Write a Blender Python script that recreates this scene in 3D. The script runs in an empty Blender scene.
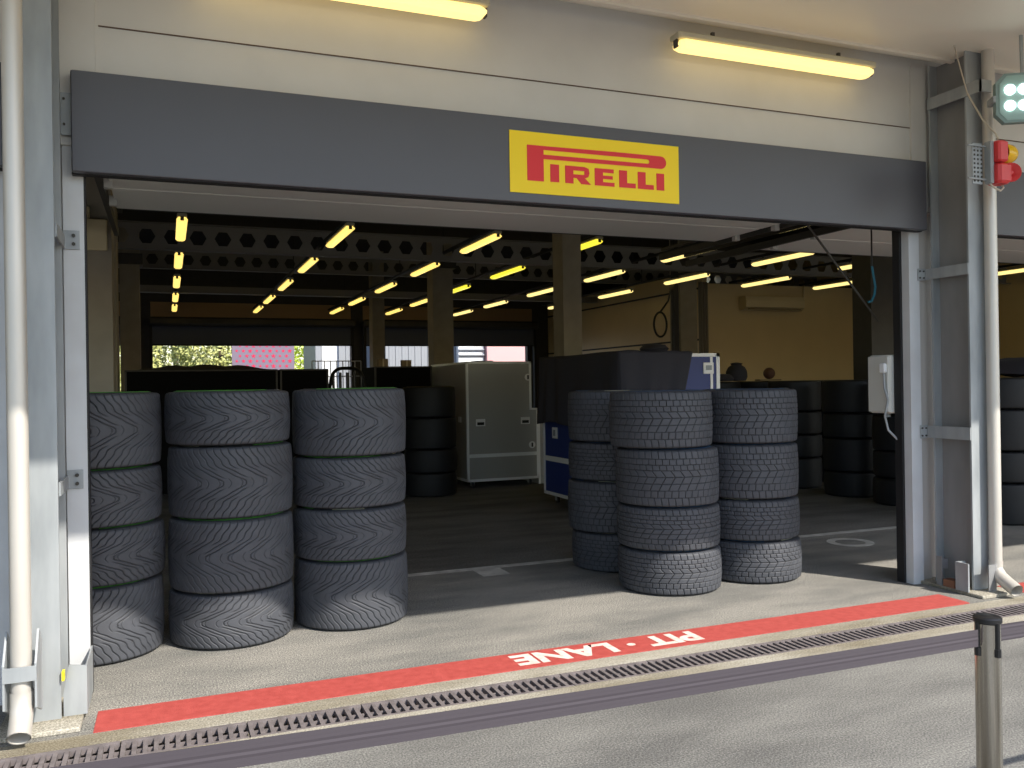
import bpy, math, random
import numpy as np
from mathutils import Matrix, Vector
random.seed(4); rng = np.random.default_rng(7)
SC = bpy.context.scene; COL = SC.collection
# ---------------------------------------------------------------- camera, sky, sun, exposure
def rot_axes(yaw, pitch, roll):
    f = Vector((math.sin(yaw)*math.cos(pitch), math.cos(yaw)*math.cos(pitch), math.sin(pitch)))
    r = Vector((math.cos(yaw), -math.sin(yaw), 0)); u = r.cross(f)
    c, s = math.cos(roll), math.sin(roll)
    return c*r+s*u, c*u-s*r, f
r_, u_, f_ = rot_axes(0.3795, 0.0004, -0.0155)
cam = bpy.data.cameras.new('camera'); cam_o = bpy.data.objects.new('camera', cam); COL.objects.link(cam_o)
cam.sensor_width = 36; cam.lens = 864/1024*36; cam.clip_end = 200; cam.clip_start = .05
cam_o.matrix_world = Matrix(((r_[0], u_[0], -f_[0], 0), (r_[1], u_[1], -f_[1], 0), (r_[2], u_[2], -f_[2], 1.45), (0, 0, 0, 1)))
SC.camera = cam_o
SUN_DIR = Vector((-.497, .868, -.94)).normalized()      # the way the light travels
W = bpy.data.worlds.new('sky'); SC.world = W; W.use_nodes = True
wn = W.node_tree.nodes; bg = wn['Background']; sky = wn.new('ShaderNodeTexSky'); sky.sky_type = 'NISHITA'
sky.sun_disc = False; sky.sun_elevation = math.radians(43); sky.sun_rotation = math.atan2(.497, -.868)
sky.air_density = 1.2; sky.dust_density = 1.0
wm = wn.new('ShaderNodeMix'); wm.data_type = 'RGBA'; wm.blend_type = 'MULTIPLY'; wm.inputs[0].default_value = 1; wm.inputs[7].default_value = (.98, 1.0, 1.04, 1)
W.node_tree.links.new(sky.outputs[0], wm.inputs[6]); W.node_tree.links.new(wm.outputs[2], bg.inputs[0]); bg.inputs[1].default_value = .19
sl = bpy.data.lights.new('sun', 'SUN'); sl.energy = 5.4; sl.angle = .012; sl.color = (1, .94, .84)
so = bpy.data.objects.new('sun', sl); COL.objects.link(so); so.location = (10, -15, 20)
so.rotation_euler = SUN_DIR.to_track_quat('-Z', 'Y').to_euler()
SC.view_settings.view_transform = 'Standard'; SC.view_settings.look = 'None'
SC.view_settings.exposure = .42; SC.view_settings.gamma = 1; SC.view_settings.use_curve_mapping = False
# ---------------------------------------------------------------- materials
def lin(c): return tuple(((x/255+.055)/1.055)**2.4 if x/255 > .04045 else x/255/12.92 for x in c)+(1,)
MATS = {}
def mat(name, rgb, rough=.6, metal=0, noise=0, nscale=8, bump=0, bscale=60, stretch=(1, 1, 1), spec=.5, rgb2=None, detail=4):
    if name in MATS: return MATS[name]
    m = bpy.data.materials.new(name); m.use_nodes = True; nt = m.node_tree; n = nt.nodes; L = nt.links
    b = n['Principled BSDF']; b.inputs['Roughness'].default_value = rough; b.inputs['Metallic'].default_value = metal
    b.inputs['Specular IOR Level'].default_value = spec
    c1 = lin(rgb); b.inputs['Base Color'].default_value = c1
    tc = n.new('ShaderNodeTexCoord'); mp = n.new('ShaderNodeMapping'); mp.inputs['Scale'].default_value = stretch
    L.new(tc.outputs['Object'], mp.inputs[0])
    if noise:
        t = n.new('ShaderNodeTexNoise'); t.inputs['Scale'].default_value = nscale; t.inputs['Detail'].default_value = detail
        L.new(mp.outputs[0], t.inputs[0])
        cr = n.new('ShaderNodeValToRGB'); cr.color_ramp.elements[0].position = .32; cr.color_ramp.elements[1].position = .68
        c2 = lin(rgb2) if rgb2 else tuple(x*(1-noise) for x in c1[:3])+(1,)
        cr.color_ramp.elements[0].color = c2; cr.color_ramp.elements[1].color = c1
        L.new(t.outputs[0], cr.inputs[0]); L.new(cr.outputs[0], b.inputs['Base Color'])
    if bump:
        t = n.new('ShaderNodeTexNoise'); t.inputs['Scale'].default_value = bscale; t.inputs['Detail'].default_value = 3
        L.new(mp.outputs[0], t.inputs[0]); bp = n.new('ShaderNodeBump'); bp.inputs['Strength'].default_value = bump; bp.inputs['Distance'].default_value = .01
        L.new(t.outputs[0], bp.inputs['Height']); L.new(bp.outputs[0], b.inputs['Normal'])
    MATS[name] = m; return m
def emit(name, rgb, s, base=None):
    m = mat(name, base or rgb, .3); b = m.node_tree.nodes['Principled BSDF']
    b.inputs['Emission Color'].default_value = lin(rgb); b.inputs['Emission Strength'].default_value = s; return m
def asphalt(name, base, dark, light, patch, fine=125, pstretch=(.35, 1, 1), pos=(.36, .62)):
    m = bpy.data.materials.new(name); m.use_nodes = True; nt = m.node_tree; n = nt.nodes; L = nt.links
    b = n['Principled BSDF']; b.inputs['Roughness'].default_value = .9; b.inputs['Specular IOR Level'].default_value = .25
    tc = n.new('ShaderNodeTexCoord')
    t = n.new('ShaderNodeTexNoise'); t.inputs['Scale'].default_value = fine; t.inputs['Detail'].default_value = 4; t.inputs['Roughness'].default_value = .7
    L.new(tc.outputs['Object'], t.inputs[0])
    cr = n.new('ShaderNodeValToRGB'); e = cr.color_ramp.elements; e[0].position = .36; e[0].color = lin(dark); e[1].position = .66; e[1].color = lin(light)
    x = e.new(.5); x.color = lin(base); L.new(t.outputs[0], cr.inputs[0])
    mp = n.new('ShaderNodeMapping'); mp.inputs['Scale'].default_value = pstretch; L.new(tc.outputs['Object'], mp.inputs[0])
    t2 = n.new('ShaderNodeTexNoise'); t2.inputs['Scale'].default_value = 2.2; t2.inputs['Detail'].default_value = 7; t2.inputs['Roughness'].default_value = .62
    L.new(mp.outputs[0], t2.inputs[0])
    mr = n.new('ShaderNodeMapRange'); mr.inputs['From Min'].default_value = pos[0]; mr.inputs['From Max'].default_value = pos[1]; L.new(t2.outputs[0], mr.inputs[0])
    mx = n.new('ShaderNodeMix'); mx.data_type = 'RGBA'; mx.blend_type = 'MULTIPLY'; mx.inputs[0].default_value = 1
    pr = n.new('ShaderNodeValToRGB'); pr.color_ramp.elements[0].color = lin(patch); pr.color_ramp.elements[1].color = (1, 1, 1, 1)
    L.new(mr.outputs[0], pr.inputs[0]); L.new(cr.outputs[0], mx.inputs[6]); L.new(pr.outputs[0], mx.inputs[7]); L.new(mx.outputs[2], b.inputs['Base Color'])
    bp = n.new('ShaderNodeBump'); bp.inputs['Strength'].default_value = .5; bp.inputs['Distance'].default_value = .004
    L.new(t.outputs[0], bp.inputs['Height']); L.new(bp.outputs[0], b.inputs['Normal'])
    MATS[name] = m; return m
M_road = asphalt('road_asphalt', (122, 121, 117), (88, 87, 85), (160, 158, 152), (205, 205, 207))
M_apron = asphalt('worn_apron', (136, 133, 127), (80, 79, 77), (192, 187, 176), (206, 209, 212), pstretch=(.45, 1.3, 1))
M_kerb = asphalt('sandy_concrete', (164, 159, 147), (120, 116, 106), (200, 195, 182), (190, 184, 170), fine=120)
M_floor = asphalt('garage_concrete', (122, 120, 115), (100, 98, 94), (138, 135, 130), (200, 200, 200), fine=60)
M_red = mat('red_paint', (176, 76, 70), .7, noise=.2, nscale=22, rgb2=(160, 64, 58), bump=.3, bscale=170, detail=8)
M_redtxt = mat('white_paint', (232, 216, 208), .75, noise=.15, nscale=25, rgb2=(222, 178, 168), detail=7)
M_oldwhite = mat('faded_white_paint', (205, 203, 196), .8, noise=.4, nscale=9, rgb2=(160, 158, 152), detail=8)
M_grate = mat('drain_grating', (120, 112, 112), .7, noise=.35, nscale=18)
M_trench = mat('drain_channel', (40, 38, 36), .9)
M_galv = mat('galvanised_steel', (172, 176, 178), .55, .25, noise=.16, nscale=7, rgb2=(140, 145, 148), stretch=(1, 1, .25), detail=8)
M_galvd = mat('galvanised_steel_web', (138, 138, 138), .6, .2, noise=.2, nscale=5, stretch=(1, 1, .3))
M_pipe = mat('zinc_downpipe', (205, 200, 192), .42, .35, noise=.08, nscale=12, stretch=(1, 1, .2))
M_post = mat('white_coated_jamb', (204, 207, 210), .45, noise=.06, nscale=4, rgb2=(194, 195, 197))
M_post2 = mat('grey_coated_jamb', (172, 168, 164), .5)
M_panel = mat('facade_panel', (206, 204, 200), .5, noise=.07, nscale=3)
M_seam = mat('dark_joint', (96, 78, 66), .9)
M_board = mat('charcoal_fascia', (77, 77, 83), .42, noise=.05, nscale=2)
M_edge = mat('black_rubber_edge', (26, 26, 28), .6)
M_yel = mat('sign_yellow', (250, 216, 30), .45, spec=.3)
M_lred = mat('sign_red', (222, 52, 58), .5, spec=.3)
M_soffit = mat('soffit_sheet', (240, 231, 214), .38, noise=.04, nscale=2, bump=.12, bscale=9, stretch=(.25, 1, 1))
M_strim = mat('soffit_trim', (226, 218, 204), .5)
M_door = mat('raised_door_panel', (236, 233, 226), .5)
M_black = mat('black_steel', (28, 28, 27), .6)
M_dsteel = mat('dark_steel', (66, 63, 57), .6, noise=.2, nscale=6)
M_beam = mat('roof_beam_steel', (132, 130, 126), .6)
M_roof = mat('roof_deck', (34, 33, 32), .9)
M_tan = mat('tan_wall_panel', (210, 188, 142), .35, noise=.06, nscale=1.5)
M_conc = mat('brown_grey_column', (150, 142, 126), .8, noise=.15, nscale=5)
M_band = mat('brown_header', (184, 152, 112), .7)
M_bdoor = mat('blue_grey_shutter', (96, 102, 120), .95, spec=.1)
M_lamp = mat('lamp_housing', (190, 184, 160), .5)
M_diff = emit('lamp_diffuser', (252, 216, 112), 1.05, (200, 190, 150))
M_diffg = emit('lamp_diffuser_green', (236, 220, 60), 1.0, (200, 190, 120))
M_diffw = emit('lamp_diffuser_pale', (252, 224, 140), 1.1, (200, 190, 150))
M_diffx = emit('lamp_diffuser_outside', (252, 216, 132), 1.12, (220, 210, 170))
M_led = emit('led_lens', (240, 255, 252), 6)
M_flood = mat('floodlight_body', (128, 150, 146), .4)
M_bred = mat('red_plastic', (214, 60, 62), .4); M_byel = mat('amber_dome', (240, 186, 20), .2)
M_case = mat('aluminium_case_panel', (164, 162, 155), .5, .1)
M_trim = mat('aluminium_edge', (236, 236, 233), .4, .05)
M_blue = mat('navy_case_panel', (44, 60, 122), .5)
M_cloth = mat('black_cloth', (56, 55, 63), .85, bump=.2, bscale=30)
M_dcase = mat('black_case_panel', (12, 12, 12), .9, spec=.15)
M_belt = mat('belt_webbing', (60, 54, 60), .8)
M_beltl = mat('belt_weave', (68, 62, 68), .8)
M_chrome = mat('polished_steel', (214, 210, 200), .12, .95, noise=.4, nscale=45, rgb2=(120, 112, 100), stretch=(1, 1, .02))  # vertical colour streaks painted in for the banded reflections on the posts
M_blackp = mat('black_plastic', (24, 24, 26), .35)
M_box = mat('grey_plastic', (196, 196, 190), .5)
M_ac = mat('cream_plastic', (206, 190, 152), .4)
M_wire = mat('cable_sheath', (190, 178, 160), .6)
M_bwire = mat('blue_strap', (40, 110, 130), .6)
M_leaf = mat('leaves', (206, 206, 140), .7, noise=.5, nscale=3, rgb2=(160, 166, 96)); M_leaf2 = mat('lime_leaves', (196, 214, 60), .7, noise=.4, nscale=3, rgb2=(150, 170, 40))
M_bark = mat('bark', (110, 96, 78), .9)
M_hoard = mat('violet_grey_panel', (128, 116, 134), .6); M_star = mat('crimson_star', (206, 40, 82), .6)
M_white = mat('white_cladding', (228, 230, 232), .6); M_gclad = mat('grey_cladding', (150, 154, 160), .6); M_pink = mat('pink_cladding', (226, 176, 176), .6)
M_kraft = mat('brown_card', (140, 122, 92), .8); M_mesh = mat('grey_wire', (170, 170, 172), .5, .3)
def tyre_mat(name, worn, groove_shade):
    m = bpy.data.materials.new(name); m.use_nodes = True; nt = m.node_tree; n = nt.nodes; L = nt.links
    b = n['Principled BSDF']; b.inputs['Roughness'].default_value = .62; b.inputs['Specular IOR Level'].default_value = .45
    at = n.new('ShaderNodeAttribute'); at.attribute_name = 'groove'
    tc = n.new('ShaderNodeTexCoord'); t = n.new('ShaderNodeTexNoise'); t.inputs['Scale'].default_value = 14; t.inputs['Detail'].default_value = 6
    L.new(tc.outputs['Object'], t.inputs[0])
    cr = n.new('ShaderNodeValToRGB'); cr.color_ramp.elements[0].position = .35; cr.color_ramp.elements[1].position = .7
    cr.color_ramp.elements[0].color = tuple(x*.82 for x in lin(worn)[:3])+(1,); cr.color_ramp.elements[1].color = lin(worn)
    mx = n.new('ShaderNodeMix'); mx.data_type = 'RGBA'; mx.inputs[7].default_value = lin(groove_shade)  # groove tint is painted shade; tread and grooves are one rubber
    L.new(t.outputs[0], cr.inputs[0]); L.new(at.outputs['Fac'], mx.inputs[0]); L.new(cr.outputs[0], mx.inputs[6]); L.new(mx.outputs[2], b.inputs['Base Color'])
    MATS[name] = m; return m
M_inter = tyre_mat('worn_rubber_shaded_grooves', (73, 75, 81), (40, 42, 46)); M_wet = tyre_mat('worn_blocks_shaded_grooves', (73, 75, 81), (27, 28, 32))
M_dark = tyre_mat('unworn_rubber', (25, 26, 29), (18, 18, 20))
M_green = mat('green_marking', (104, 196, 76), .6, noise=.3, nscale=30); M_bluem = mat('blue_marking', (50, 84, 120), .6); M_mark = mat('pale_marking', (190, 190, 170), .6)
# ---------------------------------------------------------------- mesh helpers
class MB:
    def __init__(s): s.v = []; s.f = []; s.m = []
    def add(s, vs, fs, mi=0):
        o = len(s.v); s.v += [tuple(v) for v in vs]; s.f += [tuple(i+o for i in f) for f in fs]; s.m += [mi]*len(fs); return s
    def box(s, x0, x1, y0, y1, z0, z1, mi=0, bev=0):
        if bev:
            b = bev
            vs = []
            for z, i in ((z0, b), (z0+b, 0), (z1-b, 0), (z1, b)):
                a, c, d, e = x0+i, x1-i, y0+i, y1-i
                vs += [(a+b, d, z), (c-b, d, z), (c, d+b, z), (c, e-b, z), (c-b, e, z), (a+b, e, z), (a, e-b, z), (a, d+b, z)]
            fs = [tuple(range(7, -1, -1)), tuple(range(24, 32))]
            for k in range(3):
                for i in range(8): j = (i+1) % 8; fs.append((k*8+i, k*8+j, k*8+8+j, k*8+8+i))
            return s.add(vs, fs, mi)
        return s.add([(x0, y0, z0), (x1, y0, z0), (x1, y1, z0), (x0, y1, z0), (x0, y0, z1), (x1, y0, z1), (x1, y1, z1), (x0, y1, z1)],
                     [(3, 2, 1, 0), (4, 5, 6, 7), (0, 1, 5, 4), (1, 2, 6, 5), (2, 3, 7, 6), (3, 0, 4, 7)], mi)
    def tube(s, pts, r, n=12, mi=0, cap=True):
        pts = [Vector(p) for p in pts]; rs = r if isinstance(r, (list, tuple)) else [r]*len(pts); vs = []; prev = None
        for i, p in enumerate(pts):
            t = (pts[min(i+1, len(pts)-1)]-pts[max(i-1, 0)]).normalized()
            a = Vector((0, 0, 1)) if abs(t.z) < .9 else Vector((1, 0, 0))
            if prev is not None: a = prev
            u = (a-t*a.dot(t)).normalized(); prev = u; w = t.cross(u)
            vs += [p+rs[i]*(math.cos(2*math.pi*k/n)*u+math.sin(2*math.pi*k/n)*w) for k in range(n)]
        fs = [(i*n+k, i*n+(k+1) % n, i*n+n+(k+1) % n, i*n+n+k) for i in range(len(pts)-1) for k in range(n)]
        if cap: fs += [tuple(range(n-1, -1, -1)), tuple(range((len(pts)-1)*n, len(pts)*n))]
        return s.add(vs, fs, mi)
    def prism(s, poly, a0, a1, axis='y', mi=0):      # poly: (x,z) extruded along y / (x,y) along z / (y,z) along x
        def P(p, a): return {'y': (p[0], a, p[1]), 'z': (p[0], p[1], a), 'x': (a, p[0], p[1])}[axis]
        n = len(poly); vs = [P(p, a0) for p in poly]+[P(p, a1) for p in poly]
        fs = [tuple(range(n)), tuple(range(2*n-1, n-1, -1))]+[(i, n+i, n+(i+1) % n, (i+1) % n) for i in range(n)]
        return s.add(vs, fs, mi)
    def build(s, name, m, parent=None, smooth=False):
        me = bpy.data.meshes.new(name); me.from_pydata(s.v, [], s.f)
        for k in (m if isinstance(m, (list, tuple)) else [m]): me.materials.append(k)
        if isinstance(m, (list, tuple)): me.polygons.foreach_set('material_index', s.m)
        import bmesh
        bm = bmesh.new(); bm.from_mesh(me); bmesh.ops.recalc_face_normals(bm, faces=bm.faces); bm.to_mesh(me); bm.free()
        if smooth:
            me.shade_smooth()
            try: me.set_sharp_from_angle(angle=math.radians(40))
            except Exception: pass
        o = bpy.data.objects.new(name, me); COL.objects.link(o)
        if parent is not None: o.parent = parent
        return o
def tag(o, label=None, cat=None, group=None, kind=None):
    if label: o['label'] = label
    if cat: o['category'] = cat
    if group: o['group'] = group
    if kind: o['kind'] = kind
    return o
def thing(name, label, cat, loc=(0, 0, 0), rz=0, group=None):
    o = bpy.data.objects.new(name, None); COL.objects.link(o); o.location = loc; o.rotation_euler = (0, 0, rz); o.empty_display_size = .1
    return tag(o, label, cat, group)
def struct(o): o['kind'] = 'structure'; return o
def dup(root, loc, rz=0, label=None, group=None):
    r = root.copy(); COL.objects.link(r); r.location = loc; r.rotation_euler = (0, 0, rz)
    if label: r['label'] = label
    if group: r['group'] = group
    for ch in list(root.children):
        c = ch.copy(); COL.objects.link(c); c.parent = r
        for g in list(ch.children):
            d = g.copy(); COL.objects.link(d); d.parent = c
    return r
X0, PER = -.525, 5.6        # steel columns stand at X0 + k*PER
# ---------------------------------------------------------------- ground and building shell
struct(MB().box(-40, 60, -60, 3.62, -.15, 0).build('floor_road', M_road))
struct(MB().box(-14, 22, 3.62, 3.745, -.15, .0).box(-14, 22, 3.94, 4.06, -.15, .0).box(-14, 22, 3.745, 3.94, -.15, -.09, 1).build('floor_drain_edge', [M_kerb, M_trench]))
struct(MB().box(-14, 22, 4.06, 6.44, -.15, 0).build('floor_apron', M_apron))
struct(MB().box(-14, 22, 6.44, 24.7, -.15, 0).build('floor', M_floor))
struct(MB().box(-40, 60, 24.7, 70, -.15, 0).build('floor_yard', M_road))
struct(MB().box(-12, 17.2, 4.72, 24.7, 5.0, 5.12).build('ceiling', M_roof))
# header wall over the bays
hw = MB().box(-12, 17.2, 4.6, 4.72, 2.62, 5.12)
struct(hw.build('wall_front', M_panel))
hs = MB()
for k in range(-2, 3): hs.box(X0+PER*k+.24, X0+PER*(k+1)-.12, 4.594, 4.599, 3.206, 3.2115)
struct(hs.build('trim_1', M_seam))
# side walls
struct(MB().box(-12, -11.8, 4.72, 24.7, 0, 5).build('wall_left', M_tan))
struct(MB().box(17, 17.2, 4.72, 24.7, 0, 5).build('wall_right', M_tan))
wi = MB().box(11.0, 17, 16.0, 16.15, 0, 3.6)
struct(wi.build('wall_partition', M_tan))
ws = MB().box(11.0, 11.12, 16.15, 24.5, 0, 3.95)
ws.box(10.985, 11.0, 16.15, 24.5, 3.5, 3.54, 1).box(10.985, 11.0, 16.15, 24.5, 2.36, 2.40, 1)
struct(ws.build('wall_inner_side', [M_tan, M_black]))
# back wall with door openings
wb = MB()
for k in range(-2, 3):
    a, b = X0+PER*k+.14, X0+PER*k+5.39
    if k == 2: wb.box(X0+PER*k-.21, b, 24.5, 24.7, 0, 5, 1); continue
    if k == 1: wb.box(10.30, b, 24.5, 24.7, 0, 3.1, 1)
    wb.box(X0+PER*k-.21, a, 24.5, 24.7, 0, 5, 1).box(a, b, 24.5, 24.7, 3.76, 5, 1).box(a, b, 24.5, 24.7, 3.1, 3.76, 0)
wb.box(X0+PER*3-.21, X0+PER*3+.3, 24.5, 24.7, 0, 5, 1)
struct(wb.build('wall_back', [M_band, M_dsteel]))
# canopy over the walkway
sf = MB().box(-13, 20, 1.93, 4.40, 3.64, 3.95)
struct(sf.build('ceiling_canopy', M_soffit))
struct(MB().box(-13, 20, 4.40, 4.6, 3.70, 3.95).box(-13, 20, 4.385, 4.42, 3.622, 3.70).build('trim_2', M_strim))
# ---------------------------------------------------------------- facade bays
def fascia(k, label, logo=False):
    t = thing('fascia_board', label, 'sign board', (X0+PER*k, 4.5, 2.478))
    MB().box(.125, 5.445, 0, .05, 0, .475, 0, .004).build('board', M_board, t)
    MB().box(.12, 5.45, .05, .09, -.004, .479).build('backing_frame', M_edge, t)
    for x in (.2, 5.36): MB().box(x, x+.05, .09, .1, .02, .45).build('bracket', M_galv, t)
    return t
def jamb(k):
    x = X0+PER*k
    # left jamb of the bay starting at x  (right of the column)
    l = MB().box(x+.075, x+.165, 4.6, 4.72, 0, 2.62)
    struct(l.build('trim_3', M_post))
    struct(MB().box(x+.165, x+.173, 4.605, 4.66, 0, 2.95).build('trim_4', M_edge))
    struct(MB().box(x+.06, x+.225, 4.585, 4.6, 2.62, 3.64).build('trim_5', M_panel))
    r = x+PER
    struct(MB().box(r-.225, r-.13, 4.6, 4.72, 0, 2.62).build('trim_6', M_post))
    struct(MB().box(r-.13, r-.035, 4.62, 4.7, 0, 2.62).build('trim_7', M_post2))
    struct(MB().box(r-.2, r-.06, 4.585, 4.6, 2.62, 3.64).build('trim_8', M_panel))
    struct(MB().box(r-.035, r+.075, 4.64, 4.70, 0, 3.6).build('trim_light_stop', M_post2))  # filler added to close light slits between column and jamb
    struct(MB().box(r-.245, r-.225, 4.665, 4.73, 0, 2.95).build('trim_9', M_edge))
for k in (-1, 0, 1): jamb(k)
fascia(-1, 'plain charcoal fascia board at the far left edge, over the next bay')
fb = fascia(0, 'long charcoal fascia board over the garage opening with a yellow and red sign')
fascia(1, 'plain charcoal fascia board of the next bay at the right edge, behind the downpipe')
# the sign
sx0, sx1, sz0, sz1 = 1.80-X0, 2.905-X0, 2.53-2.478, 2.878-2.478
sp = MB().box(sx0, sx1, -.006, 0, sz0, sz1).build('logo_panel', M_yel, fb)
sp['label'] = 'yellow rectangular sign with red PIRELLI lettering'
lg = MB(); U = lambda u: sx0+u*(sx1-sx0); V = lambda v: sz0+v*(sz1-sz0)
def R(u0, u1, v0, v1): lg.box(U(u0), U(u1), -.0085, -.006, V(v0), V(v1))
def PL(pts): lg.prism([(U(a), V(b)) for a, b in pts], -.0085, -.006)
R(.095, .187, .205, .785)
PL([(.187, .785), (.187, .722), (.80, .726), (.80, .80), (.6, .80)])
PL([(.187, .645), (.187, .573), (.80, .584), (.80, .651)])
asp = (sz1-sz0)/(sx1-sx0)
cen = (.692+.0); vc = .692
outer = [(.885+.108*asp*math.cos(a)*1.0, vc+.108*math.sin(a)) for a in [math.radians(x) for x in range(-90, 91, 12)]]
inner = [(.80+.0375*asp*math.cos(a)*1.2, .6885+.0375*math.sin(a)) for a in [math.radians(x) for x in range(90, -91, -20)]]
PL([(.80, .584)]+outer+[(.80, .80)]+inner+[(.80, .584)][:0])
def Lt(u0, u1): R(u0, u0+.048, .21, .50); R(u0+.048, u1, .21, .29)
R(.224, .274, .21, .50)
R(.309, .356, .21, .50); R(.356, .42, .43, .50); R(.356, .42, .305, .365)
PL([(.42, .50), (.445, .475), (.45, .40), (.443, .335), (.42, .305), (.42, .365), (.42, .43)])
PL([(.375, .305), (.425, .305), (.458, .21), (.402, .21)])
R(.481, .530, .21, .50); R(.53, .594, .435, .50); R(.53, .588, .328, .385); R(.53, .598, .21, .275)
Lt(.627, .727); Lt(.741, .839); R(.857, .905, .21, .50)
lg.build('lettering', M_lred, sp)
# ---------------------------------------------------------------- steel columns and downpipes
def column(k, label):
    t = thing('steel_column', label, 'column', (X0+PER*k, 4.24, 0))
    MB().box(-.075, .075, 0, .014, .02, 3.64).build('flange', M_galv, t); MB().box(-.075, .075, .296, .31, .02, 3.64).build('flange', M_galv, t)
    MB().box(-.006, .006, .014, .296, .02, 3.64).build('web', M_galvd, t)
    MB().box(-.16, .16, -.14, .42, .0, .022, 0, .004).build('base_plate', M_kerb, t)
    return t
cl = column(0, 'galvanised steel I-beam column at the left edge, behind the left downpipe')
cr_ = column(1, 'galvanised steel I-beam column right of the opening, behind the right downpipe')
column(2, 'galvanised steel I-beam column of the bay further right')
# foot brackets, right column
MB().box(-.16, -.148, -.03, .07, .022, .21).box(-.148, -.08, .06, .07, .022, .21).build('foot_bracket', M_galv, cr_)
MB().box(-.15, -.14, .19, .235, .022, .22).box(-.14, -.08, .2, .208, .13, .20).build('foot_bracket', M_galvd, cr_)
MB().box(-.03, .04, -.08, -.07, .022, .2).build('foot_bracket', M_galvd, cr_)
MB().box(-.15, -.08, .09, .18, .022, .07).build('timber_wedge', mat('rusty_wood', (132, 92, 70), .9), cr_)
# foot cover, left column
lf = MB().prism([(.082, .022), (.17, .022), (.17, .235), (.105, .245), (.082, .12)], .02, .03); lf.build('foot_cover', M_galv, cl)
MB().box(.17, .176, .02, .34, .022, .235).build('foot_cover', M_galv, cl)
MB().box(.08, .09, -.02, .02, .19, .23).build('tag', mat('yellow_tag', (226, 210, 40), .5), cl)
# straps between columns and jambs
def strap(k, z, h, name='strap_bracket', lab=''):
    x = X0+PER*k
    t = thing(name, lab, 'bracket', (x, 4.24, z))
    MB().box(-.085, -.078, 0, .35, -h/2, h/2).build('strap', M_galv, t)
    m = MB().box(-.15, -.078, .352, .357, -h/2-.004, h/2+.004); m.build('plate', M_galvd if 0 else M_galv, t)
    for xx in (-.135, -.10):
        for zz in (-h/3.2, h/3.2): MB().tube([(xx, .352, zz), (xx, .344, zz)], .006, 6).build('bolt', M_dsteel, t)
    return t
strap(1, 2.18, .075, lab='upper galvanised strap tying the right steel column to the white jamb')
strap(1, 1.07, .085, lab='lower galvanised strap tying the right steel column to the white jamb')
def angle_cleat(z, lab):
    t = thing('angle_bracket', lab, 'bracket', (X0, 4.24, z))
    MB().box(.076, .084, .02, .355, -.04, .02).box(.076, .146, .350, .356, -.045, .045).build('plate', M_galv, t)
    for zz in (-.02, .02): MB().tube([(.12, .35, zz), (.12, .342, zz)], .009, 6).build('bolt', M_dsteel, t)
angle_cleat(2.17, 'upper bolted angle bracket on the white jamb left of the opening')
angle_cleat(1.03, 'lower bolted angle bracket on the white jamb left of the opening')
t = thing('angle_bracket', 'silver bracket holding the left end of the logo fascia board', 'bracket', (-.42, 4.56, 2.66))
MB().box(0, .03, 0, .025, 0, .2).box(-.03, 0, .0, .006, .0, .2).build('plate', M_galv, t)
for z in (.05, .17): MB().tube([(-.015, 0, z), (-.015, -.008, z)], .006, 6).build('bolt', M_dsteel, t)
# steel tie up under the canopy, right
t = thing('steel_tie', 'galvanised steel tie bar under the canopy at the right column', 'tie bar', (5.0, 4.24, 3.37))
MB().box(-.012, 0, -.12, .31, -.04, .04).box(-.012, .09, -.12, -.11, -.04, .04).build('bar', M_galv, t)
def downpipe(x, y, zj, mouth, lab, elbow):
    t = thing('downpipe', lab, 'pipe', (x, y, 0))
    p = MB().tube([(0, 0, .19), (0, 0, 3.64)], .040, 24); p.build('pipe', M_pipe, t, True)
    e = MB(); n = 24
    pts = [(0, 0, .22), (0, 0, .16), (elbow[0]*.25, elbow[1]*.25, .115), (elbow[0]*.6, elbow[1]*.6, .085), (elbow[0], elbow[1], .056)]
    e.tube(pts, .044, n, cap=False); e.tube(pts, .040, n, cap=False)
    e.build('spout', M_pipe, t, True)
    return t
dl = downpipe(-.575, 4.06, 1.9, None, 'grey metal downpipe at the left edge of the picture', (.0, -.09))
MB().box(-.062, .062, -.052, -.044, .27, .33).build('pipe_clamp', M_galv, dl)
for x in (-.062, .054): MB().prism([(-.05, .24), (-.05, .16), (.10, .10), (.12, .14), (.12, .40), (.04, .46), (-.05, .34)], x, x+.008, 'x').build('bracket_cheek', M_galv, dl)
dr = downpipe(5.145, 4.19, 1.8, None, 'pale metal downpipe right of the opening, standing before the steel column', (-.035, -.18))
# ---------------------------------------------------------------- drain
def grate():
    t = thing('drain_grate', '', 'drain', (0, 3.745, 0)); m = MB(); w = .5
    m.box(0.003, w-.003, 0.002, .024, -.03, -.002).box(0.003, w-.003, .171, .193, -.03, -.002)
    n = 12; p = w/n
    for i in range(n): m.box(i*p+.003, i*p+p*.50, .024, .171, -.028, -.003)
    m.box(0.003, w-.003, .092, .102, -.035, -.012)
    m.build('grating', M_grate, t); return t
ORD = ['beyond it to the left, first', 'beyond it to the left, second', 'first', 'second', 'third', 'fourth', 'fifth', 'sixth', 'seventh', 'eighth', 'ninth', 'tenth', 'eleventh', 'twelfth', 'thirteenth', 'fourteenth', 'fifteenth', 'sixteenth']
G0 = grate(); n = 0
for i in range(-4, 14):
    x = -1.2+.5*i+2
    if x < -1.3 or x > 6.3: continue
    lab = 'section of slotted drain grating, %s counted from the left downpipe' % ORD[n]
    if n == 0: g = G0; g.location = (x, 3.745, 0)
    else: g = dup(G0, (x, 3.745, 0))
    tag(g, lab, 'drain', 'drain gratings along the red line'); n += 1
for i in range(0, 13):
    pass
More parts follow.
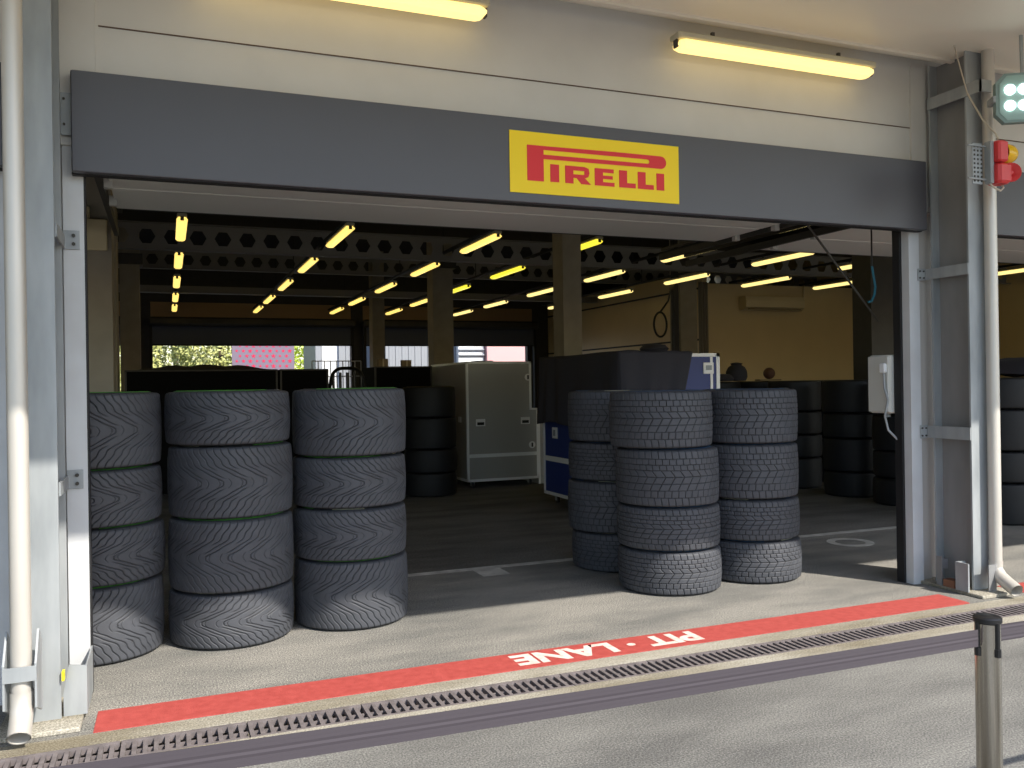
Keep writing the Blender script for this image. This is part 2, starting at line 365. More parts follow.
# ---------------------------------------------------------------- paint on the ground
st = MB().prism([(-.313, 4.065), (4.757, 4.065), (4.768, 4.10), (4.768, 4.318), (-.311, 4.325)], 0, .003, 'z').build('painted_line', M_red)
tag(st, 'red painted line across the garage opening with white PIT LANE lettering', 'floor marking')
st2 = MB().box(5.31, 10.4, 4.065, 4.32, 0, .003).build('painted_line', M_red)
tag(st2, 'red painted line continuing right of the downpipe in the next bay', 'floor marking')
cu = bpy.data.curves.new('txt', 'FONT'); cu.body = 'PIT \u00b7 LANE'; cu.size = .262; cu.offset = .011; cu.align_x = 'CENTER'
tmp = bpy.data.objects.new('txt', cu); COL.objects.link(tmp); dg = bpy.context.evaluated_depsgraph_get(); dg.update()
me = bpy.data.meshes.new_from_object(tmp.evaluated_get(dg)); bpy.data.objects.remove(tmp)
xs = [v.co.x for v in me.vertices]; ys = [v.co.y for v in me.vertices]; sxx = 1.125/(max(xs)-min(xs)); mxx = (max(xs)+min(xs))/2; my = min(ys)
for v in me.vertices: v.co = Vector((2.222-(v.co.x-mxx)*sxx, 4.283-(v.co.y-my)*.172/(max(ys)-my), .0045))
me.materials.clear(); me.materials.append(M_redtxt)
tx = bpy.data.objects.new('lettering', me); COL.objects.link(tx); tx.parent = st; tx['label'] = 'white PIT LANE lettering, upside down to the viewer'
def ring(cx, cy, ro, ri, sy=1, n=40):
    m = MB()
    vs = []
    for z in (0, .002):
        for r in (ro, ri): vs += [(cx+r*math.cos(2*math.pi*i/n), cy+sy*r*math.sin(2*math.pi*i/n), z) for i in range(n)]
    fs = []
    for i in range(n):
        j = (i+1) % n; fs += [(2*n+i, 2*n+j, 3*n+j, 3*n+i), (i, 2*n+i, 2*n+j, j), (n+j, 3*n+j, 3*n+i, n+i)]
    return m.add(vs, fs)
tag(MB().box(.9, 7.3, 6.40, 6.49, 0, .001).box(2.2, 2.42, 6.16, 6.40, 0, .001).build('faded_line', M_oldwhite), 'faded white line across the garage floor just inside the opening', 'floor marking')
tag(ring(5.62, 6.03, .20, .13, 1.0).build('faded_ring', M_oldwhite), 'faded white painted ring on the floor beside the right jamb', 'floor marking')
# ---------------------------------------------------------------- tyres
def tyre_mesh(name, Wd, Rr, pattern, nu, nv, m, depth=.006):
    L = 2*math.pi*Rr; h = Wd/2
    # profile (r, z) from inner bead top round the tread to the inner bead bottom
    prof = []
    sh = .026
    tread_half = h-.025
    # tread rows
    v = np.linspace(-1, 1, nv); z = v*tread_half
    r = Rr-.007*(np.abs(v)**2.5)
    top = [(Rr-.007-sh*(1-math.cos(a)), tread_half+.018*math.sin(a)) for a in np.linspace(.25, 1.45, 6)]
    side = [(Rr-.045, h-.006), (Rr-.065, h-.001), (Rr-.085, h), (Rr-.105, h-.004), (Rr-.115, h-.016), (Rr-.118, h-.05), (Rr-.10, h*.5), (Rr-.06, h*.3)]
    up = top+side
    R_ = np.array([p[0] for p in reversed(up)]+list(r)+[p[0] for p in up])
    Z_ = np.array([-p[1] for p in reversed(up)]+list(z)+[p[1] for p in up])
    npf = len(R_); th = np.linspace(0, 2*math.pi, nu, endpoint=False)
    g = np.zeros((nu, npf)); na = len(up)
    vv = np.clip(Z_/(tread_half+.012), -1.35, 1.35)[None, :].repeat(nu, 0); uu = (th*Rr)[:, None].repeat(npf, 1)
    if pattern:
        g = pattern(uu, vv, L, h); ok = (np.arange(npf) >= na-4) & (np.arange(npf) < npf-na+4); g = g*ok[None, :]
    RR = R_[None, :]-depth*g; ZZ = Z_[None, :].repeat(nu, 0)
    co = np.stack([RR*np.cos(th)[:, None], RR*np.sin(th)[:, None], ZZ+h], -1).reshape(-1, 3)
    i = np.arange(nu)[:, None]; j = np.arange(npf-1)[None, :]; i2 = (i+1) % nu
    f = np.stack([i*npf+j, i2*npf+j, i2*npf+j+1, i*npf+j+1], -1).reshape(-1, 4)
    me = bpy.data.meshes.new(name); me.vertices.add(len(co)); me.vertices.foreach_set('co', co.ravel().astype(np.float32))
    me.loops.add(f.size); me.loops.foreach_set('vertex_index', f.ravel().astype(np.int32)); me.polygons.add(len(f))
    me.polygons.foreach_set('loop_start', np.arange(0, f.size, 4, dtype=np.int32)); me.polygons.foreach_set('loop_total', np.full(len(f), 4, np.int32))
    me.polygons.foreach_set('use_smooth', np.ones(len(f), bool)); me.update(); me.validate()
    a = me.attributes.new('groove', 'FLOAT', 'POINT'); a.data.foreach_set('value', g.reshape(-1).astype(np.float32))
    me.materials.append(m); return me
def groove(dist, w): return np.clip(1.25-np.abs(dist)/(w/2), 0, 1)
def wrapd(x, p): return (x+p/2) % p-p/2
def inter(uu, vv, L, h, sg=1):
    uu = uu*sg; n = 54; p = L/n
    def path(v):
        a = np.abs(v); e = np.clip(1-np.sqrt(v*v+.012), 0, 1)
        return .25*e**1.7+.013*np.sin(a*9+.6)*e**.5+.007*np.sin(a*19+1)*e**.5
    c = path(vv); eps = 1e-3; k = np.sqrt(1+((path(vv+eps)-path(vv-eps))/(2*eps*h))**2); a = np.abs(vv)
    d = wrapd(uu-c, p)/k; ph = np.floor((uu-c+p/2)/p).astype(int)
    m3 = ph % 3
    fade = np.where(m3 == 0, np.clip((a-.12)*14, 0, 1), np.where(m3 == 1, np.clip((a-.38)*14, 0, 1), 1.0))
    fade = fade*np.clip((1.2-a)*8, 0, 1)
    g = groove(d, .0064)*fade
    # short curved sipes around the middle
    d2 = wrapd(uu-.016*np.cos(vv*11)-p*.5, p*1.5); g = np.maximum(g, .7*groove(d2, .005)*(a < .14))
    return g
def wet(uu, vv, L, h):
    g = np.zeros_like(uu)
    for vc, w in ((-.70, .006), (-.44, .006), (-.19, .0065), (.06, .007), (.30, .006), (.50, .006), (.72, .006)):
        g = np.maximum(g, .9*groove((vv-vc)*h, w))
    knots = [-1.4, -.7, -.44, -.19, .06, .30, .5, .72, 1.4]; offs = [.020, .0, .004, .026, .052, .020, .014, .012, -.004]
    nn = [48, 48, 48, 36, 36, 36, 48, 48, 48, 48]; st = [0, 0, .5, 0, .0, .0, .5, 0, .5, 0]
    c = np.interp(vv, knots, offs); eps = 1e-3; k = np.sqrt(1+((np.interp(vv+eps, knots, offs)-c)/(eps*h))**2)
    row = np.digitize(vv, knots); P = L/np.array(nn)[row]; S = np.array(st)[row]
    g = np.maximum(g, groove(wrapd(uu-c-S*P, P)/k, .0062)*np.clip((1.25-np.abs(vv))*8, 0, 1))
    return g
RI, RW = .352, .3625
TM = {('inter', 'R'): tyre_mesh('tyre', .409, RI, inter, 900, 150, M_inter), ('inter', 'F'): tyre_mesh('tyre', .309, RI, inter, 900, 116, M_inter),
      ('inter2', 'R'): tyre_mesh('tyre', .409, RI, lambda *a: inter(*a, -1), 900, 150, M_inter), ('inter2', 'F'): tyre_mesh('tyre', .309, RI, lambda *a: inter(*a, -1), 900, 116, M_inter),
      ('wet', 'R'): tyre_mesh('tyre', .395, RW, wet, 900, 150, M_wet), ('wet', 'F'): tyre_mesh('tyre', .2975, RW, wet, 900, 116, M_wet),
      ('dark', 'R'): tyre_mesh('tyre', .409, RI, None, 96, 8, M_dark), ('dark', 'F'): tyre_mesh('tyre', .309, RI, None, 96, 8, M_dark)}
def arc_mesh(name, m, ro, ri, z, arcs, mm=None):
    b = MB()
    for a0, a1 in arcs:
        n = max(3, int((a1-a0)/4)); vs = []
        for i in range(n+1):
            a = math.radians(a0+(a1-a0)*i/n)
            for r in (ri, (ri+ro)/2, ro): vs.append((r*math.cos(a), r*math.sin(a), z+(.0012 if r != ro else -.0025)))
        b.add(vs, [f for i in range(n) for f in ((i*3, i*3+3, i*3+4, i*3+1), (i*3+1, i*3+4, i*3+5, i*3+2))])
    me = bpy.data.meshes.new(name); me.from_pydata(b.v, [], b.f); me.materials.append(m); return me
ARC = {}
for kd, mm, Rr in (('inter', M_green, RI), ('wet', M_bluem, RW)):
    for s, Wd in (('R', .395 if kd == 'wet' else .409), ('F', .2975 if kd == 'wet' else .309)):
        ARC[(kd, s)] = arc_mesh('stripe', mm, Rr-.052, Rr-.088, Wd, [(0, 235)])
        ARC[(kd, s, 'm')] = arc_mesh('marks', M_mark, Rr-.058, Rr-.078, Wd, [(262, 300)])
def tyre(kind, size, loc, rz, label, group, rev=False):
    o = bpy.data.objects.new('tyre', None)
    COL.objects.link(o); o.location = loc; o.rotation_euler = (0, 0, rz); o.empty_display_size = .1
    tag(o, label, 'tyre', group)
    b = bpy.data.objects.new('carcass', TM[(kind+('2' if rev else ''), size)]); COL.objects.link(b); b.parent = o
    if kind != 'dark':
        c = bpy.data.objects.new('sidewall_stripe', ARC[(kind, size)]); COL.objects.link(c); c.parent = o
        c['label'] = ('green' if kind == 'inter' else 'blue')+' stripe on the sidewall'
        d = bpy.data.objects.new('sidewall_lettering', ARC[(kind, size, 'm')]); COL.objects.link(d); d.parent = o
    return o
LV = ['topmost', 'second from top', 'third from top', 'bottom']
def stack(kind, x, y, order, where, desc, group, jit=None):
    if kind != 'dark': q = 1-.05/math.hypot(x, y); x *= q; y *= q
    z = 0
    hs = {'R': .395, 'F': .2975} if kind == 'wet' else {'R': .409, 'F': .309}
    zs = []; z = .001
    for s in reversed(order): zs.append(z); z += hs[s]+.0015
    for i, s in enumerate(order):
        zz = zs[len(order)-1-i]; j = jit[i] if jit else (random.uniform(-.008, .008), random.uniform(-.008, .008))
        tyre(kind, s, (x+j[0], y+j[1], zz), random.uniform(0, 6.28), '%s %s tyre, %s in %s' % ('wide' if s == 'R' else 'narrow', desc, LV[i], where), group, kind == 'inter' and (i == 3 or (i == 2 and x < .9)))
GI, GW, GD = 'grooved rain tyres with green stripes stacked at the left', 'block-tread rain tyres stacked at the right', 'unlit black tyres stacked inside the garage'
di = 'rain tyre with wavy grooves'.replace(' tyre', '')
stack('inter', -.385, 5.40, 'RFFR', 'the leftmost stack', 'wavy-grooved rain', GI)
stack('inter', .340, 5.41, 'FRRF', 'the second stack from the left', 'wavy-grooved rain', GI)
stack('inter', 1.065, 5.49, 'RFFR', 'the third stack from the left', 'wavy-grooved rain', GI)
stack('wet', 3.325, 6.15, 'RFRF', 'the stack beside the blue case', 'block-tread rain', GW, [(0, 0), (0, 0), (-.01, .0), (.02, 0)])
stack('wet', 3.33, 5.36, 'RRFF', 'the front of three right stacks', 'block-tread rain', GW, [(-.045, .01), (-.005, 0), (.0, 0), (.005, 0)])
stack('wet', 4.065, 5.41, 'RRFF', 'the rightmost sunlit stack', 'block-tread rain', GW, [(0, 0), (0, 0), (.005, 0), (.01, -.01)])
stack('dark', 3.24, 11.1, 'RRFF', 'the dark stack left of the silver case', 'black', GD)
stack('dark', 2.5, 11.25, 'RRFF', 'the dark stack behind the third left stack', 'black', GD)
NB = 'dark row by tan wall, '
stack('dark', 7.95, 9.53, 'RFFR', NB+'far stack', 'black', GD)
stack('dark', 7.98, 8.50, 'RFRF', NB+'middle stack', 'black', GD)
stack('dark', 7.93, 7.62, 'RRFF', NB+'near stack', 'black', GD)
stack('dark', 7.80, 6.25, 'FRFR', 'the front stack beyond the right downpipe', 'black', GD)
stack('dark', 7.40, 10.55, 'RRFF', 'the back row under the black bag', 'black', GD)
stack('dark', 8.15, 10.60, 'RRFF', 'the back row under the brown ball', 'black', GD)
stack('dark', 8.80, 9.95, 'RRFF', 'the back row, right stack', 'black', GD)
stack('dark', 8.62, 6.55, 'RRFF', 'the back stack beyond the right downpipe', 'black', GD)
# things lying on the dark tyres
def lathe(prof, n=24):
    m = MB(); vs = [(r*math.cos(2*math.pi*i/n), r*math.sin(2*math.pi*i/n), z) for r, z in prof for i in range(n)]
    m.add(vs, [(k*n+i, k*n+(i+1) % n, (k+1)*n+(i+1) % n, (k+1)*n+i) for k in range(len(prof)-1) for i in range(n)]); return m
def blob(r, h, sx=1, n=20): return [(max(.001, r*math.sin(a)), h*(1-math.cos(a))/2) for a in np.linspace(0, math.pi, 14)]
t = thing('black_bag', 'black drawstring bag standing on the dark tyre stacks', 'bag', (7.66, 10.42, 1.446))
lathe([(.001, 0), (.13, .005), (.155, .06), (.15, .14), (.12, .2), (.07, .235), (.09, .255), (.02, .27), (.001, .27)]).build('body', M_cloth, t, True)
t = thing('black_bag', 'low flat black bag lying on tyres left of the upright bag', 'bag', (7.32, 10.3, 1.446))
m = lathe([(.001, 0), (.15, .003), (.17, .04), (.13, .09), (.05, .105), (.001, .107)]); m.build('body', M_cloth, t, True)
tag(MB().box(7.98, 8.36, 10.3, 10.42, 1.446, 1.466).build('plank', M_kraft), 'thin brown board lying on the dark tyre stacks under the ball', 'board')
o = lathe(blob(.085, .17)).build('ball', mat('brown_leather', (92, 60, 44), .6), None, True); o.location = (8.19, 10.36, 1.468); tag(o, 'brown ball resting on the board over the dark tyres', 'ball')
o = MB(); 
gb = MB(); nx, ny = 20, 10; vs = []
for i in range(nx+1):
    for j in range(ny+1):
        u, v = i/nx, j/ny; e = min(u, 1-u, v, 1-v)
        vs.append((7.75+1.15*u, 5.9+.85*v, 1.462+.17*min(1, e*6)+.02*math.sin(9*u+4*v)))
gb.add(vs, [(i*(ny+1)+j, (i+1)*(ny+1)+j, (i+1)*(ny+1)+j+1, i*(ny+1)+j+1) for i in range(nx) for j in range(ny)])
0 and gb.add(vs[0:1]+[vs[nx*(ny+1)], vs[-1], vs[ny]], [(0, 1, 2, 3)])
tag(gb.build('folded_tarpaulin', M_cloth, None, True), 'folded black tarpaulin on the tyre stacks at the right edge', 'tarpaulin')
# ---------------------------------------------------------------- strip lights
def lamp(md, L=1.52, along='y', hang=0):
    t = thing('strip_light', '', 'light')
    def B(x0, x1, y0, y1, z0, z1, bev=0): 
        return MB().box(x0, x1, y0, y1, z0, z1, 0, bev) if along == 'y' else MB().box(y0, y1, x0, x1, z0, z1, 0, bev)
    B(-.055, .055, -L/2, L/2, .045, .085, .008).build('housing', M_lamp, t)
    B(-.062, .062, -L/2+.015, L/2-.015, -.012, .046, .022).build('diffuser', md, t)
    for s in (-1, 1): B(-.02, .02, s*(L/2-.012)-.006, s*(L/2-.012)+.006, .0, .05).build('end_clip', M_dsteel, t)
    for s in (-.32, .32): B(-.01, .01, s*L-.01, s*L+.01, .083, .125).build('hanger', M_dsteel, t)
    return t
PRO = {}
rows = [(.19, 6), (2.18, 6), (4.18, 6), (5.72, 6), (7.68, 6), (9.5, 5), (11.4, 3), (13.3, 3), (15.1, 3)]
YC = [8.8, 11.65, 14.5, 17.4, 20.3, 22.9]
RN = ['first', 'second', 'third', 'fourth', 'fifth', 'sixth', 'seventh', 'eighth', 'ninth']; DN = ['nearest, hidden above the raised door', 'second nearest', 'third nearest', 'fourth nearest', 'fifth nearest', 'farthest']
for r, (x, n) in enumerate(rows):
    rail = MB().box(x-.025, x+.025, 7.6, YC[n-1]+1.2, 3.57, 3.61)
    for yy in np.arange(7.8, YC[n-1]+1, 2.8): rail.box(x-.006, x+.006, yy-.006, yy+.006, 3.61, 5.0)
    tag(rail.build('lighting_rail', M_black), 'black ceiling rail carrying the %s row of strip lights from the left' % RN[r], 'rail', 'ceiling rails of the strip lights')
    for i in range(n):
        md = 'g' if (r == 3 and i < 4) else ('w' if r >= 4 else 'y')
        if md not in PRO: PRO[md] = lamp({'g': M_diffg, 'w': M_diffw, 'y': M_diff}[md]); t = PRO[md]; t.location = (x, YC[i], 3.445)
        else: t = dup(PRO[md], (x, YC[i], 3.445))
        tag(t, 'glowing strip light, %s in the %s row from the left' % (DN[i], RN[r]), 'light', 'strip lights under the garage roof')
E0 = lamp(M_diffx, 1.53, 'x'); E0.location = (3.63, 4.46, 3.465); tag(E0, 'long glowing strip light under the canopy above the right of the sign', 'light', 'strip lights under the canopy')
dup(E0, (.90, 4.46, 3.47), 0, 'long glowing strip light under the canopy, cut off by the top edge of the picture', 'strip lights under the canopy')
for o in (E0,): pass
# ---------------------------------------------------------------- raised doors and roof steel
def raised(k, z, lab):
    t = thing('sectional_door', lab, 'garage door', (X0+PER*k, 0, z))
    for i, (a, b) in enumerate([(4.9, 5.52), (5.54, 6.2), (6.22, 6.9)]): MB().box(.2, 5.37, a, b, 0, .045, 0, .004).build('door_panel', M_door, t)
    MB().box(.2, 5.37, 6.9, 6.915, -.004, .06).build('bottom_seal', M_black, t)
    for s, x in ((0, .13), (1, 5.40)):
        MB().box(x, x+.035, 5.2, 7.95, -.03, .03).build('track', M_dsteel, t)
        MB().box(x-.02 if s == 0 else x+.03, x+.01 if s == 0 else x+.055, 5.2, 7.95, .07, .10).build('track_support', M_dsteel, t)
        for y in (5.4, 6.0, 6.55): MB().box(x+(.04 if s == 0 else -.05), x+(.09 if s == 0 else .0), y, y+.05, -.045, .02).build('roller_hinge', M_box, t)
    return t
raised(0, 2.775, 'grey sectional door raised flat under the garage roof behind the logo board')
raised(1, 2.72, 'grey sectional door raised under the roof of the next bay, seen at the right')
raised(-1, 2.775, 'grey sectional door raised under the roof of the bay to the left')
def comb(y, zc, hh, lab, x0=-6.2, x1=16.9, cw=.37):
    t = thing('honeycomb_beam', lab, 'beam', (0, y, zc)); m = MB(); a = cw*.34; b = a*.87; n = int((x1-x0)/cw)
    for i in range(n):
        c = x0+cw*(i+.5); w = cw/2; h2 = hh/2
        H = [(c+a, 0), (c+a/2, b), (c-a/2, b), (c-a, 0), (c-a/2, -b), (c+a/2, -b)]; O = [(c+w, 0), (c+w, h2), (c-w, h2), (c-w, 0), (c-w, -h2), (c+w, -h2)]
        for yy in (-.005, .005): m.add([(p[0], yy, p[1]) for p in H+O], [(k, (k+1) % 6, 6+(k+1) % 6, 6+k) for k in range(6)])
        m.add([(p[0], yy, p[1]) for yy in (-.005, .005) for p in H], [(k, (k+1) % 6, 6+(k+1) % 6, 6+k) for k in range(6)])
    m.build('web', M_beam, t)
    MB().box(x0, x1, -.07, .07, -hh/2-.015, -hh/2).build('flange', M_beam, t); MB().box(x0, x1, -.07, .07, hh/2, hh/2+.015).build('flange', M_beam, t)
comb(13.35, 3.645, .36, 'nearest dark steel roof beam with a row of hexagonal holes', -6.283, 16.9, .345)
comb(18.9, 4.10, .36, 'farther dark steel roof beam with smaller-looking hexagonal holes', cw=.34)
o = MB().box(-6, 10.9, 20.95, 21.1, 3.66, 3.80).box(-6, 10.9, 20.9, 21.15, 3.64, 3.66).build('roof_purlin', M_beam); tag(o, 'plain grey steel roof beam in front of the brown header', 'beam')
for i, y in enumerate((7.5, 9.3, 16.1)):
    tag(MB().box(-6, 16.9, y, y+.08, 4.3, 4.55).build('roof_purlin', M_dsteel), ['plain dark roof purlin just behind the raised door', 'plain dark roof purlin before the nearest honeycomb beam', 'plain dark roof purlin between the two honeycomb beams'][i], 'beam')
# columns inside
def icol(x, y, w, d, lab, m=M_conc, top=5.0, base=True):
    t = thing('roof_column', lab, 'column', (x, y, 0))
    MB().box(0, w, 0, d, 0, top).build('shaft', m, t)
    MB().box(-.01, w+.01, -.01, d+.01, 0, .03).build('base_plate', M_dsteel, t)
    if top > 4: MB().box(-.06, w+.06, -.06, d+.06, top-1.2, top-1.0).build('head_bracket', M_dsteel, t)
    return t
icol(4.90, 10.4, .27, .32, 'grey roof column standing behind the draped black cover')
icol(4.95, 16.6, .42, .40, 'brown-grey roof column rising behind the silver flight case')
icol(5.0, 22.3, .32, .40, 'slim roof column farthest back between the two rear doors')
icol(-.83, 8.0, .41, .35, 'brown-grey roof column behind the leftmost tyre stack')
icol(-1.0, 12.0, .42, .5, 'darker roof column behind the left one')
icol(-.80, 17.6, .34, .4, 'dark roof column near the rear left door')
icol(4.925, 4.725, .37, .075, 'added unseen post behind the right jamb that blocks sun and carries the junction box', M_dsteel)  # hidden post added as shadow blocker and junction box mount
icol(8.76, 8.95, .42, .34, 'dark roof column behind the dark tyre row beside the right jamb', M_dsteel)
icol(-.72, 4.80, .24, .20, 'dark inner column behind the left white jamb', M_dsteel)
icol(9.88, 15.3, .40, .40, 'brown roof column at the corner of the tan wall')
icol(9.60, 15.1, .11, .11, 'thin black pole before the corner of the tan wall', M_black)
t = thing('wall_sign', 'beige box on the roof column behind the left stacks', 'box', (-.78, 7.94, 2.62)); MB().box(0, .33, 0, .05, 0, .26, 0, .008).build('body', M_ac, t); MB().box(.0, .2, 0, .05, .265, .36, 0, .006).build('cap', M_ac, t)
# cable coil on the pole
c = MB().tube([(9.33+.15*math.cos(a), 15.2, 2.62+.25*math.sin(a)) for a in np.linspace(0, 6.28, 26)], .022, 8)
c.tube([(9.33, 15.2, 2.87), (9.5, 15.16, 3.1), (9.57, 15.14, 3.4)], .02, 8)
tag(c.build('cable_coil', M_black, None, True), 'black cable coil hanging on the thin pole', 'cable')
# mottled strip curtain at corner
o = MB()
for i in range(7): o.tube([(10.72+.033*i, 15.86-.03*(i % 2), 0.0), (10.72+.033*i, 15.86-.03*(i % 2), 3.6)], .022, 8)
tag(o.build('corner_hoses', mat('grey_hose', (128, 120, 104), .4), None, True), 'bundle of grey hoses running up the corner of the tan wall', 'hose')
# rear shutters
for k, lab in ((-1, 'half-open dark rear shutter at the far left'), (0, 'half-open blue-grey rear shutter with trees beyond'), (1, 'half-open blue-grey rear shutter above grey cladding outside')):
    t = thing('rear_shutter', lab, 'shutter', (X0+PER*k+.14, 24.3, 0))
    s = MB()
    s.box(0, 5.25, .0, .05, 2.63, 3.12, 0, .01)
    s.build('curtain', M_bdoor, t); MB().box(0, 5.25, -.02, .07, 2.60, 2.63).build('bottom_bar', M_black, t)
    MB().box(-.05, 5.3, -.28, .18, 3.12, 3.34, 0, .05).build('roller_box', M_dsteel, t)
    MB().box(-.03, .04, -.04, .1, 0, 3.12).build('guide_rail', M_black, t); MB().box(5.21, 5.28, -.04, .1, 0, 3.12).build('guide_rail', M_black, t)
# air conditioner
t = thing('air_conditioner', 'cream wall-mounted air conditioner high on the tan wall', 'air conditioner', (11.85, 15.995, 3.02))
MB().prism([(0, .30), (-.24, .30), (-.27, .2), (-.26, .06), (-.15, 0), (0, 0)], 0, 1.6, 'x').build('body', M_ac, t)
MB().box(.1, 1.5, -.265, -.2, .012, .03).build('louvre', M_kraft, t)
MB().tube([(1.6, -.05, .1), (1.75, -.04, .12), (1.78, -.03, .6)], .02, 8).build('pipe', M_ac, t, True)
# ---------------------------------------------------------------- flight cases
def caster(t, x, y):
    c = MB().tube([(x-.015, y, .041), (x+.015, y, .041)], .04, 16).build('caster', M_blackp, t, True)
    MB().box(x-.03, x+.03, y-.03, y+.03, .085, .10).box(x-.028, x-.020, y-.02, y+.02, .03, .09).box(x+.020, x+.028, y-.02, y+.02, .03, .09).build('fork', M_galv, c)
def recess(t, x, z, w=.14, h=.10, name='handle', y=0):
    p = MB().box(x-w/2, x+w/2, y-.008, y, z-h/2, z+h/2, 0, .003).build(name, M_trim, t)
    MB().box(x-w*.36, x+w*.36, y-.012, y-.008, z-h*.34, z+h*.05).build('grip', M_black, p); return p
t = thing('flight_case', 'tall silver aluminium flight case with a stepped corner, on casters', 'flight case', (3.87, 11.42, 0))
pf = [(0, .10), (1.08, .10), (1.08, 1.10), (.975, 1.10), (.975, 1.77), (0, 1.77)]
MB().prism(pf, 0, 1.7).build('body', M_case, t)
tr = MB()
for a, b in zip(pf, pf[1:]+pf[:1]):
    x0, x1, z0, z1 = min(a[0], b[0]), max(a[0], b[0]), min(a[1], b[1]), max(a[1], b[1])
    tr.box(x0-.006, x1+.006 if x1 > x0 else x0+.03 if x0 < .5 else x0+.006, -.006, .03, z0-.006, z1+.006) if x1 > x0 and 0 else None
def edge(x0, x1, z0, z1): tr.box(x0, x1, -.006, .028, z0, z1)
edge(-.006, .028, .10, 1.776); edge(0, 1.086, .094, .13); edge(1.052, 1.086, .10, 1.106); edge(.947, 1.086, 1.08, 1.106); edge(.947, .981, 1.08, 1.776); edge(0, .981, 1.745, 1.776)
tr.box(-.006, 0, 0, 1.7, 1.745, 1.776).box(-.006, .0, 0, 1.7, .094, .13).box(-.006, .028, 1.67, 1.706, .10, 1.776)
tr.build('edge_trim', M_trim, t)
MB().box(.028, 1.052, -.005, 0, .43, .48).build('band', M_trim, t)
recess(t, .20, .92); recess(t, .88, .93)
for x, z in ((.93, 1.55), (.98, .58)):
    l = MB().tube([(x, -.008, z), (x, 0, z)], .05, 16).build('butterfly_latch', M_trim, t); MB().box(x-.012, x+.012, -.014, -.008, z-.03, z+.03).build('catch', M_dsteel, l)
for x, y in ((.1, .1), (.98, .1), (.1, 1.6), (.98, 1.6)): caster(t, x, y)
MB().box(-.008, 0, .25, .37, .92, 1.0).build('handle', M_trim, t)
tag(MB().box(5.0, 5.25, 11.55, 12.8, 0, 1.0).box(5.0, 5.03, 11.54, 11.55, 0, 1.0, 1).build('metal_cabinet', [M_case, M_trim]), 'low silver cabinet just right of the tall silver case', 'cabinet')
# dark lump on case
m = MB(); m.box(4.3, 4.8, 12.4, 12.9, 1.778, 1.80).box(4.35, 4.6, 12.3, 12.6, 1.778, 1.815); tag(m.build('folded_sheet', M_cloth), 'folded dark sheet lying on top of the silver case', 'cloth')
# blue case
bx = thing('flight_case', 'navy blue flight case half covered by a black cloth', 'flight case', (4.28, 7.75, 0))
MB().box(0, 1.19, 0, 1.95, .12, 1.74).build('body', M_blue, bx)
e = MB()
for x in (0, 1.19):
    for y in (0, 1.95): e.box(x-.008 if x == 0 else x-.035, x+.035 if x == 0 else x+.008, y-.008 if y == 0 else y-.035, y+.035 if y == 0 else y+.008, .12, 1.748)
e.box(-.008, 1.198, -.008, .035, 1.712, 1.748).box(-.008, .035, -.008, 1.958, 1.712, 1.748).box(1.155, 1.198, -.008, 1.958, 1.712, 1.748)
e.box(-.008, 1.198, -.008, .035, .112, .15).box(-.008, .035, -.008, 1.958, .112, .15).box(-.009, 0, 0, 1.95, .52, .58)
e.box(1.08, 1.11, -.007, 0, .15, 1.71)
e.build('edge_trim', M_trim, bx)
l = MB().box(.99, 1.12, -.012, 0, 1.53, 1.65, 0, .003).build('latch', M_trim, bx); MB().box(1.02, 1.09, -.018, -.012, 1.57, 1.62).build('catch', M_galv, l)
l = MB().box(-.012, 0, 1.55, 1.68, .80, .93).build('latch', M_trim, bx); MB().box(-.018, -.012, 1.59, 1.64, .83, .90).build('catch', M_galv, l)
for x, y in ((.12, .12), (1.07, .12), (.12, 1.83), (1.07, 1.83)): caster(bx, x, y)
# draped cloth: strip over front, top, left side
cm = MB()
def fold(a, b): return .010*math.sin(a*17+b*3)+.007*math.sin(a*31-b*2)
def sheet(fn, nu=40, nv=24):
    vs = [fn(i/nu, j/nv) for i in range(nu+1) for j in range(nv+1)]
    cm.add(vs, [(i*(nv+1)+j, (i+1)*(nv+1)+j, (i+1)*(nv+1)+j+1, i*(nv+1)+j+1) for i in range(nu) for j in range(nv)])
fx, fy = 4.28, 7.75
xr = lambda d: .84-.28*d
sheet(lambda u, v: (fx-.03+(xr(v*.72)+.03)*u, fy-.030-(.012+.05*v)*abs(math.sin(u*9+.8*math.sin(u*5)))**1.5-.012*v*math.sin(u*31), 1.765-(.72+.03*math.sin(u*9))*v+(.008*math.sin(u*11) if v < .02 else 0)))
sheet(lambda u, v: (fx-.03+(.84+.03)*u, fy-.03+2.01*v, 1.765+(.008*math.sin(u*11) if v < .02 else 0)+.004*math.sin(u*7+v*9)))
sheet(lambda u, v: (fx-.03-(.01+.05*v)*abs(math.sin(u*13+math.sin(u*7)))**1.5, fy-.03+2.01*u, 1.765-(.82+.05*math.sin(u*6))*v))
cl_ = cm.build('draped_cloth', M_cloth, None, True)
md = cl_.modifiers.new('thick', 'SOLIDIFY'); md.thickness = .006; md.offset = 1
tag(cl_, 'black cloth draped over the blue flight case', 'cloth')
# dark lump on the cloth
o = lathe([(.001, 0), (.14, 0), (.16, .03), (.12, .07), (.03, .085), (.001, .085)]).build('black_bag', M_cloth, None, True); o.location = (4.95, 8.2, 1.785); tag(o, 'small black bag lying on the draped case', 'bag')
